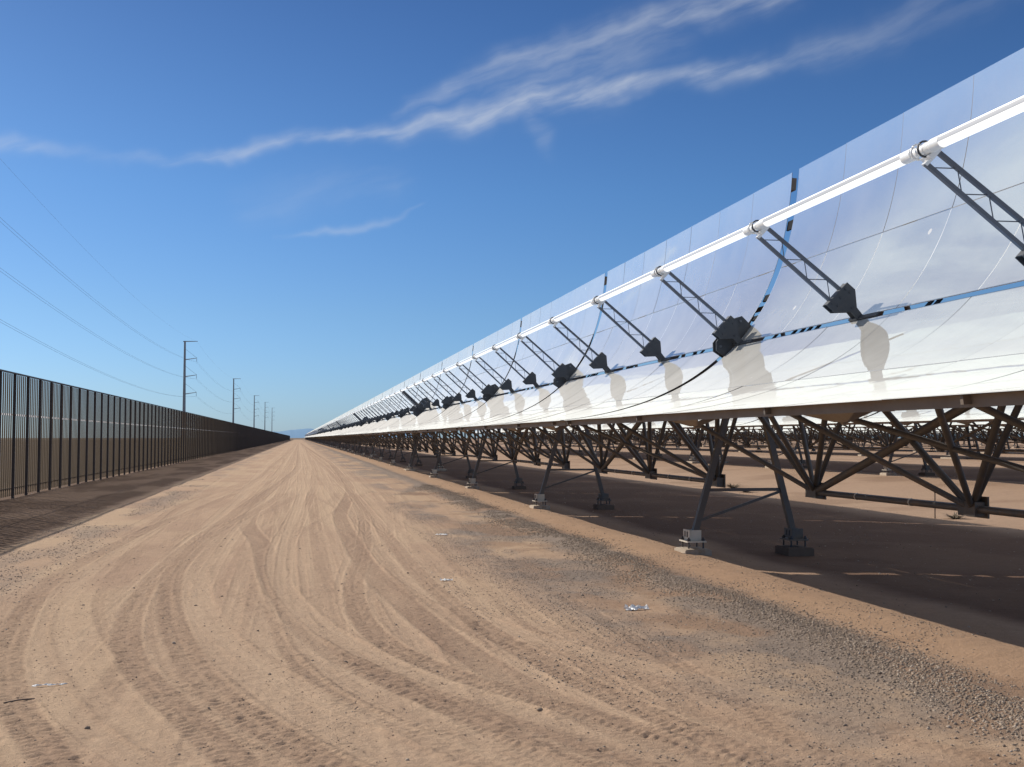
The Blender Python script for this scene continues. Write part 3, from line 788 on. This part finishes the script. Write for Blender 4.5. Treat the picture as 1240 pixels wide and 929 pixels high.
logy = lambda a, b: (lambda n: np.exp(rng.uniform(math.log(a), math.log(b), n)))
SX, SY, SR = [], [], []
def addst(x, y, r): SX.append(x); SY.append(y); SR.append(r)
n = 56000; y = 5.5 + (rng.random(n) ** 1.5) * 40; x = 4.85 + rng.normal(0, .24, n) + .10 * np.sin(y * .7) + .25 * (fbm(y, y * 0, .4, 3, 92) - .5); k = fbm(x * 1.5, y, 1.3, 3, 97) > .29 + .12 * rng.random(n); x, y = x[k], y[k]; addst(x, y, (.004 + .0115 * rng.random(len(x)) ** 1.9) * (1 + .15 * (y > 16)))
n = 52000; y = 7.5 + (rng.random(n) ** 1.35) * 34; x = rng.uniform(2.3, 5.4, n)
k = (fbm(x * 1.3, y * .45, .8, 4, 91) > .44 + .12 * rng.random(n)) & (x > 2.2 + 1.4 * sstep(-y, -13, -8)); addst(x[k], y[k], (.003 + .0075 * rng.random(k.sum()) ** 1.8))
n = 26000; y = 5.5 + rng.random(n) * 14; x = rng.uniform(1.8, 6.2, n); k = fbm(x, y, 1.1, 4, 96) > .44 + .14 * rng.random(n); addst(x[k], y[k], (.003 + .009 * rng.random(k.sum()) ** 2))
n = 9000; y = 6 + (rng.random(n) ** 1.6) * 22; x = rng.uniform(-5, 3.2, n); k = fbm(x, y, .6, 3, 94) > .47; addst(x[k], y[k], (.002 + .008 * rng.random(k.sum()) ** 2.6))
n = 160; y = 6 + (rng.random(n) ** 1.4) * 22; x = rng.uniform(-4, 5, n); addst(x, y, rng.uniform(.010, .021, n))
n = 9000; y = 11 + (rng.random(n) ** 1.5) * 45; x = -4.1 + rng.normal(0, .5, n); k = fbm(x, y * .4, .8, 4, 95) > .47; addst(x[k], y[k], (.005 + .012 * rng.random(k.sum()) ** 1.6))
n = 2500; y = 9 + rng.random(n) * 40; x = rng.uniform(5.2, 15, n); addst(x, y, rng.uniform(.006, .018, n))
tag(stones('gravel', np.concatenate(SX), np.concatenate(SY), np.concatenate(SR), stone_material(), 5), 'loose grey gravel in windrows along both sides of the dirt road', 'gravel', None, 'stuff')

n = 46000; y = 5.6 + (rng.random(n) ** 1.5) * 16; x = rng.uniform(-4.2, 4.6, n); k = fbm(x, y, 1.2, 4, 196) > .34 + .25 * rng.random(n)
tag(stones('soil_crumbs', x[k], y[k], .0016 + .0065 * rng.random(k.sum()) ** 3, simple('dry_soil_crumb', (.40, .285, .20), .95, 0, .3, 30, None, .05), 15), 'small crumbs of dry soil scattered over the sandy road', 'soil crumbs', None, 'stuff')

# ------------------------------------------------------------------ litter, stick, stake, weeds
def crumple(name, L, W, seed, material, loc, rz, h=.05):
    r_ = np.random.default_rng(seed); nx, ny = 16, 7; V = []
    for i in range(nx):
        for j in range(ny):
            u, v = i / (nx - 1) - .5, j / (ny - 1) - .5
            V.append((u * L * (1 + .1 * r_.normal()), v * W * (1 + .5 * math.sin(u * 7 + seed)) + .006 * r_.normal(), .006 + h * abs(math.sin(u * 9 + v * 5 + seed)) * (.3 + r_.random() * .7) * (1 - 2 * abs(v)) + .3 * h * r_.random()))
    mb = MB(); mb.add(V, [(i * ny + j, (i + 1) * ny + j, (i + 1) * ny + j + 1, i * ny + j + 1) for i in range(nx - 1) for j in range(ny - 1)], 0, False)
    o = link(name, mb.mesh(name, [material])); o.location = (loc[0], loc[1], float(ground_z(np.array(loc[0]), np.array(loc[1])))); o.rotation_euler[2] = rz; return o
tag(crumple('plastic_scrap', .27, .09, 3, M['litter'], (3.64, 12.24), .15, .06), 'crumpled white plastic scrap lying on the gravel at right', 'litter')
tag(crumple('plastic_strip', .23, .022, 5, M['litter'], (-1.86, 9.41), .1, .018), 'thin white plastic strip lying on the sand at lower left', 'litter')
tag(crumple('plastic_scrap', .16, .06, 9, M['litter'], (1.94, 15.3), -.1, .03), 'small pale plastic scrap on the sand near the road centre', 'litter')
tag(crumple('plastic_scrap', .22, .08, 12, M['litter'], (2.75, 22.4), -.3, .03), 'tiny pale plastic scrap farther up beside the grey gravel', 'litter')
mb = MB(); z = float(ground_z(np.array(-2.0), np.array(9.0))); mb.path([(-2.06, 8.86, .008), (-1.98, 8.92, .012), (-1.92, 8.95, .010), (-1.87, 8.96, .008)], .006, 6)
o = link('stick', mb.mesh('stick', [M['wood']]), None, (0, 0, z)); tag(o, 'thin dark stick lying on the sand at the lower left edge', 'stick')
mb = MB(); mb.tube((0, 0, -.05), (.01, 0, .66), .014, 6); mb.tube((.006, 0, .60), (.006, .0, .64), .02, 6)
o = link('survey_stake', mb.mesh('survey_stake', [M['wood']]), None, (14.7, 24.9, float(ground_z(np.array(14.7), np.array(24.9))))); tag(o, 'thin upright stake in the sunlit soil behind the front row', 'stake')
def weed(loc, n, r, label):
    mb = MB()
    for i in range(n):
        a = random.random() * 6.28; l = random.uniform(.4, 1) * r; b = random.uniform(.15, 1.0)
        p = Vector((math.cos(a) * .1 * r, math.sin(a) * .1 * r, 0)); q = p + Vector((math.cos(a) * l, math.sin(a) * l, l * b * .45)); s_ = Vector((-math.sin(a), math.cos(a), 0)) * .012
        mid = p.lerp(q, .5) + Vector((0, 0, .1 * l)); mb.add([p - s_, p + s_, mid + s_, mid - s_, q], [(0, 1, 2, 3), (3, 2, 4)])
    o = link('dry_weed', mb.mesh('dry_weed', [M['dry']]), None, (loc[0], loc[1], float(ground_z(np.array(loc[0]), np.array(loc[1]))))); tag(o, label, 'plant', 'dry weeds under the rows')
weed((15.1, 24.7), 90, .38, 'flat brown dry weed beside the thin upright stake')
weed((16.0, 41.0), 120, .55, 'dry weed in the sunlit strip behind the second pylon')
weed((15.3, 38.0), 80, .45, 'smaller dry weed at the shadow edge behind the second pylon')

# ------------------------------------------------------------------ far hills
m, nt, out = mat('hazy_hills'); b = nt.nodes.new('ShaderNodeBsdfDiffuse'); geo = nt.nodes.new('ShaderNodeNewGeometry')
nt.links.new(mixc(nt, noise(nt, geo.outputs['Position'], .004, 4), (.185, .30, .44), (.22, .34, .48)), b.inputs['Color']); nt.links.new(b.outputs[0], out.inputs[0])  # bluish air haze put into the base colour
V, F = [], []; N = 240; D = 13000
for i in range(N):
    az = R(-2.2 + 9 * i / (N - 1)); deg = math.degrees(az)
    e_ = .10 + .16 * float(fbm(np.array(deg * 1.0 + 50), np.array(3.0), .35, 4, 21)) + .20 * math.exp(-((deg - .3) / 1.3) ** 2) + .10 * float(fbm(np.array(deg + 50.), np.array(1.), 2.2, 3, 25))
    hgt = D * math.tan(R(e_)); x, y_ = D * math.sin(az), D * math.cos(az)
    for k, (f_, hh) in enumerate(((1, -5), (1.05, hgt * .55), (1.12, hgt * 1.12), (1.3, -5))): V.append((x * f_, y_ * f_, hh))
for i in range(N - 1):
    for k in range(3): F.append((i * 4 + k, (i + 1) * 4 + k, (i + 1) * 4 + k + 1, i * 4 + k + 1))
mb = MB(); mb.add(V, F, 0, True); tag(link('hills', mb.mesh('hills', [m])), kind='structure')

# ------------------------------------------------------------------ sky and sun
w = bpy.data.worlds.new('World'); scene.world = w; w.use_nodes = True
nt = w.node_tree; nt.nodes.clear(); out = nt.nodes.new('ShaderNodeOutputWorld'); bg = nt.nodes.new('ShaderNodeBackground')
sky = nt.nodes.new('ShaderNodeTexSky'); sky.sky_type = 'NISHITA'; sky.sun_disc = False
sky.sun_elevation = math.asin(SUN.z); sky.sun_rotation = math.atan2(SUN.x, SUN.y); sky.altitude = 300; sky.air_density = 1.0; sky.dust_density = .6; sky.ozone_density = 2.0
tc = nt.nodes.new('ShaderNodeTexCoord'); sep = nt.nodes.new('ShaderNodeSeparateXYZ'); nt.links.new(tc.outputs['Generated'], sep.inputs[0])
DEG = 180 / math.pi
az = math_(nt, 'MULTIPLY', math_(nt, 'ARCTAN2', sep.outputs[0], sep.outputs[1]), DEG)
el = math_(nt, 'MULTIPLY', math_(nt, 'ARCSINE', sep.outputs[2]), DEG)
def comb(x, y):
    n = nt.nodes.new('ShaderNodeCombineXYZ')
    for i, a in enumerate((x, y)):
        if isinstance(a, (int, float)): n.inputs[i].default_value = a
        else: nt.links.new(a, n.inputs[i])
    return n.outputs[0]
P0 = comb(az, el)
wn = nt.nodes.new('ShaderNodeTexNoise'); wn.inputs['Scale'].default_value = .28; wn.inputs['Detail'].default_value = 3; wn.inputs['Roughness'].default_value = .5; nt.links.new(P0, wn.inputs['Vector'])
warp = vmath(nt, 'SCALE', vmath(nt, 'SUBTRACT', wn.outputs['Color'], (.5, .5, .5)), 2.2)
P1 = vmath(nt, 'MULTIPLY', vmath(nt, 'ADD', P0, warp), (1, 1, 0))
STREAKS = [  # polyline in (azimuth, elevation) degrees, width per point, strength per point
 ([(-15.7, 13.2), (-13.73, 13.38), (-11.62, 13.29), (-9.07, 13.0)], [.35, .38, .3, .3], [.38, .42, .2, .10]),
 ([(-9.07, 13.0), (-5.88, 13.31), (-2.58, 13.84), (1.41, 14.5), (4.68, 15.14), (7.98, 15.78), (11.31, 16.5), (14.21, 16.95), (16.9, 17.2), (19.0, 17.5)], [.22, .26, .3, .32, .38, .5, .62, .5, .38, .3], [.08, .26, .42, .5, .54, .58, .72, .78, .5, .3]),
 ([(4.67, 15.72), (7.15, 17.01), (9.64, 17.99), (13.81, 19.03), (17.53, 20.05), (20.4, 20.46), (23.81, 20.9)], [.3, .5, .62, .7, .62, .65, .7], [.12, .34, .38, .36, .42, .48, .5]),
 ([(11.0, 16.6), (15.2, 18.1), (18.5, 19.6)], [1.0, 1.4, 1.2], [.14, .24, .2]),
 ([(6.0, 15.5), (9.6, 16.6), (13.5, 17.9), (17.0, 19.2)], [.3, .5, .5, .4], [.15, .32, .3, .15]),
 ([(16.5, 17.15), (20.37, 17.6), (23.0, 17.77)], [.25, .55, .5], [.2, .62, .42]),
 ([(23.0, 17.77), (26.32, 18.5), (29.37, 19.07), (32.33, 19.72), (36, 20.5)], [.4, .6, .7, .7, .7], [.34, .22, .16, .12, .1]),
 ([(11.31, 16.26), (12.3, 15.01), (12.5, 13.7)], [.6, .5, .35], [.34, .18, .06]),
 ([(-1.2, 9.8), (0.24, 10.11), (3.06, 10.55), (6.13, 11.49)], [.18, .2, .2, .1], [.05, .2, .25, .12]),
 ([(-2.55, 11.35), (4.69, 12.78)], [.8, .7], [.08, .12]),
]
total = None
for pts, ws, ss in STREAKS:
    for i in range(len(pts) - 1):
        a, b = pts[i], pts[i + 1]; dx, dy = b[0] - a[0], b[1] - a[1]; L2 = dx * dx + dy * dy
        rel = vmath(nt, 'SUBTRACT', P1, (a[0], a[1], 0))
        t = math_(nt, 'DIVIDE', vmath(nt, 'DOT_PRODUCT', rel, (dx, dy, 0), out=1), L2, clamp=True)
        prj = vmath(nt, 'SCALE', (dx, dy, 0), None); nt.links.new(t, prj.node.inputs[3])
        dist = vmath(nt, 'LENGTH', vmath(nt, 'SUBTRACT', rel, prj), out=1)
        wd = math_(nt, 'MULTIPLY_ADD', t, ws[i + 1] - ws[i], ws[i]); st = math_(nt, 'MULTIPLY_ADD', t, ss[i + 1] - ss[i], ss[i])
        q = math_(nt, 'DIVIDE', dist, wd); q = math_(nt, 'EXPONENT', math_(nt, 'MULTIPLY', math_(nt, 'MULTIPLY', q, q), -1.0))
        q = math_(nt, 'MULTIPLY', q, st)
        total = q if total is None else math_(nt, 'MAXIMUM', total, q)
# fibres along the streaks
rot = nt.nodes.new('ShaderNodeMapping'); rot.inputs['Rotation'].default_value = (0, 0, R(-17)); nt.links.new(vmath(nt, 'ADD', P0, vmath(nt, 'SCALE', warp, None)), rot.inputs['Vector'])
rot.inputs['Vector'].links[0].from_node.inputs[1].links[0].from_node.inputs[3].default_value = .45
fib = noise(nt, vmath(nt, 'MULTIPLY', rot.outputs[0], (.16, 1.0, 1)), 1.25, 8, .55)
total = math_(nt, 'MULTIPLY', total, ramp(nt, fib, .14, .82))
# thin cirrus higher up
hi = nt.nodes.new('ShaderNodeMapping'); hi.inputs['Rotation'].default_value = (0, 0, R(-25)); nt.links.new(P1, hi.inputs['Vector'])
cir = ramp(nt, noise(nt, vmath(nt, 'MULTIPLY', hi.outputs[0], (.045, .13, 1)), 1.0, 6, .55), .30, .64)
cir = math_(nt, 'MULTIPLY_ADD', cir, .62, .38)
cir = math_(nt, 'MULTIPLY', math_(nt, 'MULTIPLY', cir, ramp(nt, el, 21.5, 28)), .64)
total = math_(nt, 'MAXIMUM', total, cir)
cr = nt.nodes.new('ShaderNodeValToRGB'); nt.links.new(math_(nt, 'DIVIDE', el, 60.), cr.inputs[0])
for i, (e_, c_) in enumerate(((0, (.42, .66, 1.15)), (6, (.41, .63, .95)), (12, (.36, .60, .91)), (22, (.27, .455, .73)), (60, (.28, .47, .74)))):
    k = cr.color_ramp.elements[i] if i < 2 else cr.color_ramp.elements.new(e_ / 60)
    k.position = e_ / 60; k.color = (*c_, 1)
tint = mixc(nt, 1.0, sky.outputs[0], cr.outputs[0], 'MULTIPLY')
cloudcol = vmath(nt, 'SCALE', (.93, .98, 1.05), 7.4)
mixed = mixc(nt, total, tint, cloudcol)
nt.links.new(mixed, bg.inputs['Color']); bg.inputs['Strength'].default_value = .10; nt.links.new(bg.outputs[0], out.inputs[0])
sd = bpy.data.lights.new('sun', 'SUN'); sd.energy = 5.0; sd.angle = R(.53); sd.color = (1.0, .93, .83)
so = bpy.data.objects.new('sun', sd); C.objects.link(so); so.rotation_euler = (-SUN).to_track_quat('-Z', 'Y').to_euler(); so.location = (-20, 20, 30)

# ------------------------------------------------------------------ camera
cd = bpy.data.cameras.new('camera'); co = bpy.data.objects.new('camera', cd); C.objects.link(co)
co.location = (0, 0, 1.892); co.rotation_euler = (R(90 + 2.698), 0, R(-10.474)); cd.sensor_width = 36; cd.lens = 36 * 1394.8 / 1240; cd.clip_end = 40000; cd.clip_start = .05
scene.camera = co
scene.view_settings.view_transform = 'Standard'; scene.view_settings.look = 'None'; scene.view_settings.exposure = 0
cy = scene.cycles; cy.max_bounces = 8; cy.glossy_bounces = 6; cy.diffuse_bounces = 3; cy.transparent_max_bounces = 8
cy.caustics_reflective = True; cy.blur_glossy = .0; cy.sample_clamp_indirect = 4; cy.use_denoising = True
